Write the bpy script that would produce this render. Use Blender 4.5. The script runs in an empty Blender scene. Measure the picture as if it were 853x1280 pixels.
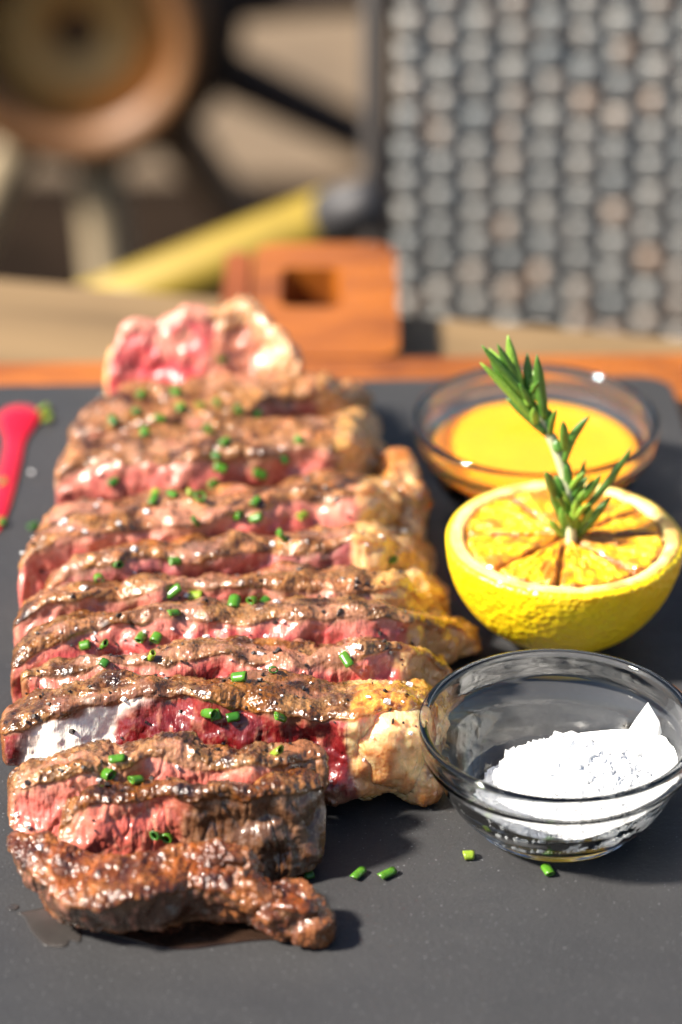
import bpy, bmesh, math, random
import numpy as np
from mathutils import Vector, Matrix
from mathutils.bvhtree import BVHTree

random.seed(7)
rng = np.random.default_rng(11)
R = math.radians
scene = bpy.context.scene
col = scene.collection

# ------------------------------------------------------------------ camera
CAM_H, PITCH, LENS = 0.40, R(28.97), 105.0
FPX = LENS / 36.0 * 1280.0
cam_d = bpy.data.cameras.new('camera')
cam = bpy.data.objects.new('camera', cam_d); col.objects.link(cam)
cam.location = (0, 0, CAM_H)
cam.rotation_euler = (math.pi / 2 - PITCH, 0, 0)
cam_d.sensor_fit = 'VERTICAL'; cam_d.sensor_height = 36.0; cam_d.sensor_width = 24.0
cam_d.lens = LENS; cam_d.clip_start = 0.02; cam_d.clip_end = 200
cam_d.dof.use_dof = True; cam_d.dof.aperture_fstop = 7.0; cam_d.dof.focus_distance = 0.695
scene.camera = cam

# ------------------------------------------------------------------ world, sun, exposure
SUN = Vector((-1.0, -0.22, 0.98)).normalized()      # direction towards the sun
w = bpy.data.worlds.new('World'); scene.world = w; w.use_nodes = True
nt = w.node_tree; nt.nodes.clear()
sky = nt.nodes.new('ShaderNodeTexSky'); sky.sky_type = 'NISHITA'; sky.sun_disc = False
sky.sun_elevation = math.asin(SUN.z); sky.sun_rotation = math.atan2(SUN.x, SUN.y)
bg = nt.nodes.new('ShaderNodeBackground'); bg.inputs[1].default_value = 0.05
wo = nt.nodes.new('ShaderNodeOutputWorld')
nt.links.new(sky.outputs[0], bg.inputs[0]); nt.links.new(bg.outputs[0], wo.inputs[0])
sd = bpy.data.lights.new('sun', 'SUN'); sd.energy = 5.0; sd.angle = R(6.0); sd.color = (1.0, 0.925, 0.81)
so = bpy.data.objects.new('sun', sd); col.objects.link(so)
so.rotation_euler = SUN.to_track_quat('Z', 'Y').to_euler()
scene.view_settings.view_transform = 'Standard'; scene.view_settings.look = 'None'
scene.view_settings.exposure = 1.6; scene.view_settings.gamma = 1.0
scene.view_settings.use_curve_mapping = False
cy = scene.cycles
cy.use_denoising = True
cy.max_bounces = 14; cy.transmission_bounces = 12; cy.glossy_bounces = 5; cy.diffuse_bounces = 4
cy.sample_clamp_indirect = 6.0; cy.blur_glossy = 0.6
cy.caustics_reflective = True; cy.caustics_refractive = True

# ------------------------------------------------------------------ pixel -> place
cp, sp_ = math.cos(PITCH), math.sin(PITCH)
def ray(x, y):
    a = (x - 426.5) / FPX; b = (y - 640.0) / FPX
    return np.array([a, cp - b * sp_, -sp_ - b * cp])
def at_z(x, y, z=0.0):
    d = ray(x, y); t = (z - CAM_H) / d[2]
    return np.array([d[0] * t, d[1] * t, z])
def at_y(x, y, Y):
    d = ray(x, y); t = Y / d[1]
    return np.array([d[0] * t, Y, CAM_H + d[2] * t])

# ------------------------------------------------------------------ noise (numpy)
_perm = np.random.default_rng(3).permutation(256); _perm = np.concatenate([_perm, _perm])
_g = np.random.default_rng(4).normal(size=(256, 3)); _g /= np.linalg.norm(_g, axis=1)[:, None]
def pnoise(p):
    p = np.asarray(p, float); i = np.floor(p).astype(int); f = p - i; i &= 255
    u = f * f * f * (f * (f * 6 - 15) + 10); out = 0
    for dx in (0, 1):
        for dy in (0, 1):
            for dz in (0, 1):
                h = _perm[_perm[_perm[(i[..., 0] + dx) & 255] + ((i[..., 1] + dy) & 255)] + ((i[..., 2] + dz) & 255)]
                g = _g[h]
                dd = g[..., 0] * (f[..., 0] - dx) + g[..., 1] * (f[..., 1] - dy) + g[..., 2] * (f[..., 2] - dz)
                wgt = (u[..., 0] if dx else 1 - u[..., 0]) * (u[..., 1] if dy else 1 - u[..., 1]) * (u[..., 2] if dz else 1 - u[..., 2])
                out = out + wgt * dd
    return out * 1.5
def fbm(p, scale, octv=3, gain=0.5):
    a, s, o = 1.0, scale, 0
    for k in range(octv):
        o = o + a * pnoise(np.asarray(p) * s + 17.3 * k); a *= gain; s *= 2.03
    return o
def sstep(a, b, x):
    t = np.clip((x - a) / (b - a), 0, 1); return t * t * (3 - 2 * t)
def mix3(c, d, t):
    return c * (1 - t[..., None]) + np.asarray(d, float) * t[..., None]

# ------------------------------------------------------------------ object helpers
def tag(o, label=None, cat=None, group=None, kind=None):
    if label: o['label'] = label
    if cat: o['category'] = cat
    if group: o['group'] = group
    if kind: o['kind'] = kind
    return o
def link(name, me, mat=None, parent=None):
    o = bpy.data.objects.new(name, me); col.objects.link(o)
    if mat is not None and me is not None and not me.materials: me.materials.append(mat)
    if parent is not None:
        o.parent = parent
        o.matrix_parent_inverse = Matrix.Translation(-parent.location) if parent.rotation_euler[:] == (0, 0, 0) else parent.matrix_basis.inverted()
    return o
def mesh(verts, faces, smooth=True, colors=None, name='mesh'):
    me = bpy.data.meshes.new(name)
    me.from_pydata([tuple(v) for v in np.asarray(verts, float)], [], [tuple(int(k) for k in f) for f in faces]); me.update()
    bm = bmesh.new(); bm.from_mesh(me); bmesh.ops.recalc_face_normals(bm, faces=bm.faces); bm.to_mesh(me); bm.free()
    if smooth: me.polygons.foreach_set('use_smooth', [True] * len(me.polygons))
    if colors is not None:
        at = me.color_attributes.new('Col', 'FLOAT_COLOR', 'POINT')
        at.data.foreach_set('color', np.asarray(colors, np.float32).ravel())
    return me
def empty(name, loc=(0, 0, 0), rz=0):
    o = bpy.data.objects.new(name, None); o.empty_display_size = 0.01
    o.location = loc; o.rotation_euler = (0, 0, rz); col.objects.link(o); return o
def grid_faces(n, m, wrap=False):
    f = []
    mm = m if wrap else m - 1
    for i in range(n - 1):
        for j in range(mm):
            k = (j + 1) % m
            f.append((i * m + j, (i + 1) * m + j, (i + 1) * m + k, i * m + k))
    return f
def recenter(me, loc):
    """move mesh data so that the object can sit at loc"""
    me.transform(Matrix.Translation(-Vector(loc)))
def lathe(profile, n=96, cap=False):
    p = np.array(profile, float); a = np.linspace(0, 2 * math.pi, n, endpoint=False)
    v = np.stack([p[:, 0:1] * np.cos(a), p[:, 0:1] * np.sin(a), np.repeat(p[:, 1:2], n, 1)], -1).reshape(-1, 3)
    return v, grid_faces(len(p), n, True)
def tube(path, radii, seg=8, caps=True):
    path = np.array(path, float); n = len(path); radii = np.broadcast_to(radii, (n,)); v = []
    tan = np.gradient(path, axis=0); tan /= np.linalg.norm(tan, axis=1)[:, None]
    ref = np.array([0.13, 0.31, 0.94]);
    for i in range(n):
        a = np.cross(tan[i], ref); a /= np.linalg.norm(a); b = np.cross(tan[i], a)
        for j in range(seg):
            t = 2 * math.pi * j / seg
            v.append(path[i] + radii[i] * (math.cos(t) * a + math.sin(t) * b))
    f = grid_faces(n, seg, True)
    if caps: f += [tuple(range(seg))[::-1], tuple(range((n - 1) * seg, n * seg))]
    return np.array(v), f
def smooth_path(pts, n):
    pts = np.array(pts, float); t = np.concatenate([[0], np.cumsum(np.linalg.norm(np.diff(pts, axis=0), axis=1))]); t /= t[-1]
    k = len(pts); out = []
    for u in np.linspace(0, 1, n):
        i = min(max(np.searchsorted(t, u) - 1, 0), k - 2); f = (u - t[i]) / (t[i + 1] - t[i])
        p0, p1, p2, p3 = pts[max(i - 1, 0)], pts[i], pts[i + 1], pts[min(i + 2, k - 1)]
        out.append(0.5 * (2 * p1 + (p2 - p0) * f + (2 * p0 - 5 * p1 + 4 * p2 - p3) * f * f + (3 * p1 - p0 - 3 * p2 + p3) * f ** 3))
    return np.array(out)
def prism(outline, z0, z1, bev=0.0):
    """extrude a 2D outline (counter-clockwise) with a small chamfer at top"""
    o = np.array(outline, float); n = len(o); c = o.mean(0)
    rings = [(o, z0)]
    if bev:
        dn = o - c; dn /= np.linalg.norm(dn, axis=1)[:, None]
        rings += [(o, z1 - bev), (o - dn * bev * 0.35, z1 - bev * 0.3), (o - dn * bev, z1)]
    else: rings += [(o, z1)]
    v = np.concatenate([np.c_[r, np.full(n, z)] for r, z in rings])
    f = []
    for k in range(len(rings) - 1):
        for j in range(n):
            f.append((k * n + j, k * n + (j + 1) % n, (k + 1) * n + (j + 1) % n, (k + 1) * n + j))
    f += [tuple(range(n))[::-1], tuple(range((len(rings) - 1) * n, len(rings) * n))]
    return v, f
def box(x0, x1, y0, y1, z0, z1, bev=0.002):
    o = [(x0, y0), (x1, y0), (x1, y1), (x0, y1)]
    v = []
    for (z, b) in ((z0, bev), (z0 + bev, 0), (z1 - bev, 0), (z1, bev)):
        for (x, y), sx, sy in zip(o, (1, -1, -1, 1), (1, 1, -1, -1)): v.append((x + sx * b, y + sy * b, z))
    f = [(3, 2, 1, 0), (12, 13, 14, 15)]
    for k in range(3):
        for j in range(4): f.append((k * 4 + j, k * 4 + (j + 1) % 4, (k + 1) * 4 + (j + 1) % 4, (k + 1) * 4 + j))
    return np.array(v), f
def rrect(x0, x1, y0, y1, r, n=8):
    o = []
    for cx, cy_, a0 in ((x1 - r, y0 + r, -90), (x1 - r, y1 - r, 0), (x0 + r, y1 - r, 90), (x0 + r, y0 + r, 180)):
        for k in range(n + 1):
            a = R(a0 + 90 * k / n); o.append((cx + r * math.cos(a), cy_ + r * math.sin(a)))
    return o

# ------------------------------------------------------------------ materials
def mat(name):
    m = bpy.data.materials.new(name); m.use_nodes = True
    return m, m.node_tree, m.node_tree.nodes['Principled BSDF']
def N(nt, t, **kw):
    n = nt.nodes.new(t)
    for k, v in kw.items():
        if k in n.inputs: n.inputs[k].default_value = v
        else: setattr(n, k, v)
    return n
def ramp(nt, src, stops):
    r = nt.nodes.new('ShaderNodeValToRGB'); e = r.color_ramp.elements
    while len(e) < len(stops): e.new(0.5)
    for k, (p, c) in enumerate(stops):
        e[k].position = p; e[k].color = (*c, 1) if len(c) == 3 else c
    nt.links.new(src, r.inputs[0]); return r
def noise(nt, scale, detail=4, rough=0.55, vec=None, dist=0):
    n = N(nt, 'ShaderNodeTexNoise'); n.inputs['Scale'].default_value = scale; n.inputs['Detail'].default_value = detail
    n.inputs['Roughness'].default_value = rough; n.inputs['Distortion'].default_value = dist
    if vec is not None: nt.links.new(vec, n.inputs['Vector'])
    return n
def objco(nt, scale=(1, 1, 1)):
    c = N(nt, 'ShaderNodeTexCoord'); m = N(nt, 'ShaderNodeMapping'); m.inputs['Scale'].default_value = scale
    nt.links.new(c.outputs['Object'], m.inputs[0]); return m.outputs[0]
def bump(nt, bsdf, src, strength, dist, prev=None):
    b = N(nt, 'ShaderNodeBump'); b.inputs['Strength'].default_value = strength; b.inputs['Distance'].default_value = dist
    nt.links.new(src, b.inputs['Height'])
    if prev is not None: nt.links.new(prev.outputs[0], b.inputs['Normal'])
    nt.links.new(b.outputs[0], bsdf.inputs['Normal']); return b
def simple(name, c, rough=0.5, var=0.25, nscale=60, bumpd=0.0, bscale=300, **kw):
    m, nt, b = mat(name); v = objco(nt)
    n = noise(nt, nscale, 5, 0.6, v)
    c = np.array(c)
    r = ramp(nt, n.outputs[0], [(0.3, tuple(c * (1 - var))), (0.7, tuple(np.minimum(c * (1 + var), 1)))])
    nt.links.new(r.outputs[0], b.inputs['Base Color']); b.inputs['Roughness'].default_value = rough
    if bumpd: bump(nt, b, noise(nt, bscale, 4, 0.6, v).outputs[0], 1.0, bumpd)
    for k, x in kw.items(): b.inputs[k].default_value = x
    return m

def meat_material(name, sss=0.12, crusty=True):
    m, nt, b = mat(name); v = objco(nt)
    a = N(nt, 'ShaderNodeVertexColor'); a.layer_name = 'Col'
    n1 = noise(nt, 900, 4, 0.6, v)
    mx = N(nt, 'ShaderNodeMix', data_type='RGBA', blend_type='MULTIPLY'); mx.inputs[0].default_value = 0.75
    r = ramp(nt, n1.outputs[0], [(0.3, (0.72, 0.68, 0.66)), (0.65, (1.15, 1.13, 1.12))])
    nt.links.new(a.outputs[0], mx.inputs[6]); nt.links.new(r.outputs[0], mx.inputs[7])
    nt.links.new(mx.outputs[2], b.inputs['Base Color'])
    n2 = noise(nt, 260, 3, 0.5, v)
    rr = N(nt, 'ShaderNodeMapRange'); rr.inputs[1].default_value = 0.35; rr.inputs[2].default_value = 0.65
    rr.inputs[3].default_value = 0.18; rr.inputs[4].default_value = 0.42
    nt.links.new(n2.outputs[0], rr.inputs[0]); nt.links.new(rr.outputs[0], b.inputs['Roughness'])
    b.inputs['Specular IOR Level'].default_value = 0.5
    b.inputs['Subsurface Weight'].default_value = sss
    b.inputs['Subsurface Radius'].default_value = (1.0, 0.32, 0.2); b.inputs['Subsurface Scale'].default_value = 0.0025
    b.inputs['Coat Weight'].default_value = 0.6; b.inputs['Coat Roughness'].default_value = 0.12; b.inputs['Coat IOR'].default_value = 1.45
    vo = N(nt, 'ShaderNodeTexVoronoi', feature='SMOOTH_F1'); vo.inputs['Scale'].default_value = 1000; vo.inputs['Smoothness'].default_value = 0.6
    nt.links.new(v, vo.inputs['Vector'])
    mm = N(nt, 'ShaderNodeMath', operation='MULTIPLY'); nt.links.new(vo.outputs[0], mm.inputs[0]); nt.links.new(a.outputs[1], mm.inputs[1])
    b1 = bump(nt, b, mm.outputs[0], 0.6, 0.0006)
    fb = noise(nt, 1.0, 3, 0.6, objco(nt, (1500, 420, 330)), 0.4)
    b0 = bump(nt, b, fb.outputs[0], 0.55, 0.0004, b1)
    b2 = bump(nt, b, n1.outputs[0], 0.35, 0.0003, b0)
    nt.links.new(b2.outputs[0], b.inputs['Coat Normal'])
    return m
M = {}
M['meat'] = meat_material('seared_meat')
M['fat'] = meat_material('rendered_fat', 0.85)
for n_ in M['fat'].node_tree.nodes:
    if n_.type == 'BUMP': n_.inputs['Strength'].default_value *= .75
    if n_.type == 'MIX': n_.inputs[0].default_value = .4
    if n_.type == 'BSDF_PRINCIPLED': n_.inputs['Coat Weight'].default_value = 1.0; n_.inputs['Coat Roughness'].default_value = .09
M['fat'].node_tree.nodes['Principled BSDF'].inputs['Subsurface Radius'].default_value = (1.0, 0.6, 0.3)
M['fat'].node_tree.nodes['Principled BSDF'].inputs['Subsurface Scale'].default_value = 0.005

def slate():
    m, nt, b = mat('slate'); v = objco(nt)
    n = noise(nt, 9, 6, 0.6, v); n2 = noise(nt, 900, 3, 0.6, v)
    r = ramp(nt, n.outputs[0], [(0.3, (0.026, 0.026, 0.0275)), (0.7, (0.037, 0.0365, 0.038))])
    sp = noise(nt, 1500, 1, 0.5, v); rs = ramp(nt, sp.outputs[0], [(0.70, (0, 0, 0)), (0.78, (1, 1, 1))])
    mx = N(nt, 'ShaderNodeMix', data_type='RGBA'); mx.inputs[7].default_value = (0.16, 0.16, 0.17, 1)
    nt.links.new(rs.outputs[0], mx.inputs[0]); nt.links.new(r.outputs[0], mx.inputs[6]); nt.links.new(mx.outputs[2], b.inputs['Base Color'])
    n3 = noise(nt, 1.0, 6, 0.65, objco(nt, (14, 40, 1)), 1.2); rr = ramp(nt, n3.outputs[0], [(0.3, (0.40,) * 3), (0.7, (0.64,) * 3)])
    nt.links.new(rr.outputs[0], b.inputs['Roughness'])
    b.inputs['Specular IOR Level'].default_value = 0.3
    b1 = bump(nt, b, n2.outputs[0], 0.5, 0.0003); bump(nt, b, n.outputs[0], 0.4, 0.004, b1)
    return m
M['slate'] = slate()
def wood(name, c1, c2, rough=0.45, sc=(6, 60, 60), coat=0.0):
    m, nt, b = mat(name); v = objco(nt, sc)
    n = noise(nt, 1.0, 6, 0.65, v, 0.6)
    r = ramp(nt, n.outputs[0], [(0.25, c1), (0.75, c2)])
    nt.links.new(r.outputs[0], b.inputs['Base Color']); b.inputs['Roughness'].default_value = rough
    b.inputs['Coat Weight'].default_value = coat; b.inputs['Coat Roughness'].default_value = 0.2
    bump(nt, b, n.outputs[0], 0.5, 0.0006); return m
M['board'] = wood('varnished_board', (0.10, 0.021, 0.003), (0.42, 0.125, 0.011), 0.4, (28, 70, 60), coat=0.3)
M['handle_strip'] = wood('handle_strip_wood', (0.11, 0.025, 0.006), (0.25, 0.065, 0.012), 0.4)
M['plank'] = wood('pale_table_wood', (0.07, 0.042, 0.018), (0.27, 0.175, 0.082), 0.6, (3, 22, 40))
M['wheel'] = wood('old_wheel_wood', (0.10, 0.055, 0.028), (0.24, 0.14, 0.07), 0.7, (10, 30, 30))
M['wheel_lit'] = wood('lit_wheel_wood', (0.22, 0.165, 0.10), (0.42, 0.33, 0.21), 0.7, (30, 30, 8))  # wheel wood with sunlight put into its colour
M['wheel_shaded'] = wood('shaded_wheel_wood', (0.014, 0.007, 0.004), (0.05, 0.026, 0.015), 0.7, (10, 30, 30))  # wheel wood with shade put into its colour
M['iron'] = simple('dark_iron', (0.03, 0.025, 0.022), 0.5, 0.3)
M['hub_rim'] = wood('hub_rim_wood', (0.12, 0.050, 0.017), (0.24, 0.11, 0.04), 0.55, (12, 12, 12))
M['hub_face'] = wood('hub_face_wood', (0.40, 0.215, 0.06), (0.60, 0.36, 0.12), 0.6, (12, 12, 12))
M['floor_shade'] = simple('floor_in_shade', (0.013, 0.008, 0.005), 1.0, 0.4, 8, **{'Specular IOR Level': 0.05})  # near-black colour paints the shade on the nearer ground
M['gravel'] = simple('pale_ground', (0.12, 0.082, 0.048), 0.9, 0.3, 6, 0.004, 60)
M['yellow'] = simple('yellow_paint', (0.29, 0.20, 0.024), 0.5, 0.12, 30)
M['ferrule'] = simple('dark_metal', (0.035, 0.033, 0.035), 0.55, 0.3, 40, Metallic=0.2)
def wicker():
    m, nt, b = mat('wicker_strand'); v = objco(nt, (64, 1, 1)); oi = N(nt, 'ShaderNodeObjectInfo')
    ad = N(nt, 'ShaderNodeVectorMath', operation='ADD'); cx = N(nt, 'ShaderNodeCombineXYZ')
    mu = N(nt, 'ShaderNodeMath', operation='MULTIPLY'); mu.inputs[1].default_value = 91.0
    nt.links.new(oi.outputs['Random'], mu.inputs[0]); nt.links.new(mu.outputs[0], cx.inputs[1])
    nt.links.new(v, ad.inputs[0]); nt.links.new(cx.outputs[0], ad.inputs[1])
    n = noise(nt, 0.9, 2, 0.5, ad.outputs[0])
    r = ramp(nt, n.outputs[0], [(0.36, (0.20, 0.212, 0.215)), (0.55, (0.31, 0.30, 0.28)), (0.68, (0.38, 0.27, 0.20))])
    nt.links.new(r.outputs[0], b.inputs['Base Color']); b.inputs['Roughness'].default_value = 0.26; return m
M['wicker'] = wicker()
M['stake'] = simple('wicker_stake', (0.022, 0.016, 0.013), 0.6, 0.3)
def glass():
    m, nt, b = mat('clear_glass'); nt.nodes.remove(b)
    g = N(nt, 'ShaderNodeBsdfGlass'); g.distribution = 'GGX'; g.inputs['IOR'].default_value = 1.5; g.inputs['Roughness'].default_value = 0.0
    g.inputs['Color'].default_value = (0.985, 0.99, 0.99, 1)
    nt.links.new(g.outputs[0], nt.nodes['Material Output'].inputs[0]); return m
M['glass'] = glass()
M['yolk'] = simple('egg_yolk_sauce', (0.90, 0.32, 0.007), 0.12, 0.06, 40, **{'Subsurface Weight': 0.7, 'Subsurface Scale': 0.01, 'Coat Weight': 0.5})
M['salt'] = simple('salt_crystal', (0.84, 0.84, 0.84), 0.3, 0.02, 200, **{'Subsurface Weight': 0.0})
M['flake'] = simple('clear_salt_flake', (0.93, 0.94, 0.95), 0.2, 0.04, 200, **{'Transmission Weight': 0.35, 'IOR': 1.4})
M['sauce'] = simple('red_sauce', (0.42, 0.003, 0.016), 0.12, 0.1, 60, **{'Coat Weight': 0.6, 'Subsurface Weight': 0.2, 'Subsurface Scale': 0.002})
M['pepper'] = simple('black_pepper', (0.018, 0.012, 0.010), 0.5, 0.5, 900)
M['chive'] = simple('chive_green', (0.055, 0.17, 0.011), 0.3, 0.35, 250, **{'Subsurface Weight': 0.25, 'Subsurface Scale': 0.0012})
M['chive_y'] = simple('pale_chive_green', (0.19, 0.27, 0.022), 0.3, 0.25, 250, **{'Subsurface Weight': 0.25, 'Subsurface Scale': 0.0012})
M['chive_d'] = simple('dark_chive_green', (0.026, 0.11, 0.010), 0.3, 0.35, 250)
M['needle'] = simple('rosemary_green', (0.065, 0.17, 0.022), 0.32, 0.5, 160, 0.0002, 1200)
M['needle_l'] = simple('young_rosemary_green', (0.19, 0.34, 0.04), 0.32, 0.35, 160, 0.0002, 1200)
M['stem'] = simple('rosemary_stem', (0.42, 0.44, 0.26), 0.55, 0.3, 300)
def rind():
    m, nt, b = mat('lemon_rind'); v = objco(nt)
    n = noise(nt, 55, 4, 0.6, v)
    r = ramp(nt, n.outputs[0], [(0.3, (0.70, 0.44, 0.004)), (0.6, (0.80, 0.56, 0.008)), (0.8, (0.62, 0.31, 0.004))])
    nt.links.new(r.outputs[0], b.inputs['Base Color']); b.inputs['Roughness'].default_value = 0.36
    b.inputs['Subsurface Weight'].default_value = 0.25; b.inputs['Subsurface Scale'].default_value = 0.004
    vo = N(nt, 'ShaderNodeTexVoronoi', feature='SMOOTH_F1'); vo.inputs['Scale'].default_value = 620; nt.links.new(v, vo.inputs['Vector'])
    b1 = bump(nt, b, vo.outputs[0], 0.7, 0.0007); bump(nt, b, noise(nt, 110, 3, 0.5, v).outputs[0], 0.35, 0.0006, b1); return m
M['rind'] = rind()
def vcol(name, rough, sss, scale, coat, bscale, bd):
    m, nt, b = mat(name); v = objco(nt)
    a = N(nt, 'ShaderNodeVertexColor'); a.layer_name = 'Col'; nt.links.new(a.outputs[0], b.inputs['Base Color'])
    b.inputs['Roughness'].default_value = rough; b.inputs['Subsurface Weight'].default_value = sss; b.inputs['Subsurface Scale'].default_value = scale
    b.inputs['Coat Weight'].default_value = coat; b.inputs['Coat Roughness'].default_value = 0.12
    bump(nt, b, noise(nt, bscale, 4, 0.6, v).outputs[0], 0.8, bd); return m
M['pulp'] = vcol('lemon_pulp', 0.25, 0.4, 0.003, 0.6, 420, 0.0014)
M['pith'] = vcol('lemon_pith', 0.55, 0.3, 0.003, 0.05, 350, 0.0005)
M['juice'] = simple('thin_meat_juice', (0.034, 0.030, 0.028), 0.25, 0.2, 120)
M['pool'] = simple('dark_meat_juice', (0.022, 0.012, 0.008), 0.06, 0.3, 120)

# ------------------------------------------------------------------ setting: floor, ground
SLAB_T, BOARD_T = 0.008, 0.015
TZ = -SLAB_T - BOARD_T          # table top height
FZ = TZ - 0.75                  # floor height
GB = at_z(200, 222, FZ)[1]  # far edge of the painted ground shade
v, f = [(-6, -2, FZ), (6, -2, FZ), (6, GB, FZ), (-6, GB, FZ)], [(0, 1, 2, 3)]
tag(link('shaded_floor', mesh(v, f, False), M['floor_shade']), kind='structure')
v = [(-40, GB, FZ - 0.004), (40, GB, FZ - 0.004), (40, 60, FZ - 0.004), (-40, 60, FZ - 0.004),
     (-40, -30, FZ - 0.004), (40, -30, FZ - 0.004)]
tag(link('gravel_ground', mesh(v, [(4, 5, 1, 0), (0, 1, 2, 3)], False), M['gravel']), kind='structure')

# ------------------------------------------------------------------ table
pA, pB = at_z(0, 343, TZ), at_z(853, 418, TZ)
ang = math.atan2(pB[1] - pA[1], pB[0] - pA[0])
mid = (pA + pB) / 2
table = empty('wooden_table', (mid[0], mid[1], FZ), ang)
tag(table, 'pale plank table under the wooden serving board', 'table')
def child(name, v, f, m, parent, smooth=False, me=None):
    me = me or mesh(v, f, smooth)
    o = bpy.data.objects.new(name, me); col.objects.link(o)
    if not me.materials: me.materials.append(m)
    o.parent = parent; return o
th = 0.75
pv, pf = box(-0.75, 0.75, -0.118, 0, 0.722, th, 0.003)
pm = mesh(pv, pf, False); pm.materials.append(M['plank'])
for k in range(7):
    o = child('plank', None, None, None, table, me=pm); o.location = (random.uniform(-.01, .01), -0.121 * k, random.uniform(-.0006, 0.0))
lv, lf = box(-.03, .03, -.03, .03, 0, 0.722, .004); lm = mesh(lv, lf, False); lm.materials.append(M['plank'])
for x in (-.68, .68):
    for y in (-.06, -.78):
        o = child('leg', None, None, None, table, me=lm); o.location = (x, y, 0)
for y in (-.09, -.75):
    v, f = box(-.65, .65, y - .012, y + .012, .64, .721); child('apron', v, f, M['plank'], table)

# ------------------------------------------------------------------ serving board and slate
c0, c1 = at_z(0, 479, 0), at_z(832, 467, 0)
ROT = math.atan2(c1[1] - c0[1], c1[0] - c0[0])
XR = c1[0] + 0.0015; YB = c1[1]
def rot_about(v, o):
    v = np.array(v, float); c, s = math.cos(ROT), math.sin(ROT); x, y = v[:, 0] - o[0], v[:, 1] - o[1]
    v[:, 0] = o[0] + c * x - s * y; v[:, 1] = o[1] + s * x + c * y; return v
v, f = prism(rrect(XR - 0.265, XR, YB - 0.47, YB, 0.010), -SLAB_T, 0, 0.0015)
slab = link('slate_slab', mesh(rot_about(v, (XR, YB)), f, False), M['slate'])
tag(slab, 'dark grey slate slab under the sliced steak and bowls', 'slate slab')
board = empty('serving_board', (XR - 0.13, YB - 0.22, TZ)); tag(board, 'orange brown varnished wooden board with slotted handle under the slate', 'serving board')
BB = at_z(640, 437, -SLAB_T)[1] - YB
v, f = prism(rrect(XR - 0.29, XR + 0.02, YB - 0.49, YB + BB, 0.012), TZ, -SLAB_T - 0.0003, 0.003)
link('board_panel', mesh(rot_about(v, (XR, YB)), f, False), M['board'], board)
# handle: plate with a slot, built as a ring of quads
hz = -SLAB_T - 0.001
hA, hB = at_z(272, 440, hz), at_z(500, 440, hz); hT = at_z(390, 304, hz)[1]
hx0, hx1, hy0, hy1 = hA[0], hB[0], YB + BB - .003, hT
s0, s1 = at_z(350, 384, hz), at_z(427, 334, hz)
bw = 0.0095
def handle_plate(x0, x1, y0, y1, hole, z0, z1):
    out = rrect(x0, x1, y0, y1, 0.009, 8); n = len(out)
    cx, cy_ = (hole[0] + hole[1]) / 2, (hole[2] + hole[3]) / 2
    inn = rrect(*hole, 0.004, 8)
    V = []; F = []
    for (z, a, b_) in ((z0, 0, 0), (z1, 0, 0)):
        V += [(x, y, z) for x, y in out]; V += [(x, y, z) for x, y in inn]
    for j in range(n):
        k = (j + 1) % n
        F += [(2 * n + j, 2 * n + k, 3 * n + k, 3 * n + j), (j, n + j, n + k, k), (j, k, 2 * n + k, 2 * n + j), (n + k, n + j, 3 * n + j, 3 * n + k)]
    return V, F
V, F = handle_plate(hx0 + bw, hx1, hy0, hy1, (s0[0], s1[0], s0[1], s1[1]), TZ, hz)
hd = link('handle', mesh(V, F, False), M['board'], board)
v, f = prism(rrect(hx0, hx0 + bw - 0.0012, hy0, hy1 - 0.004, 0.003), TZ, hz - 0.001, 0.001)  # separate darker strip along the left edge of the handle
child('handle_strip', v, f, M['handle_strip'], hd)['label'] = 'darker wooden strip along the handle'

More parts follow.
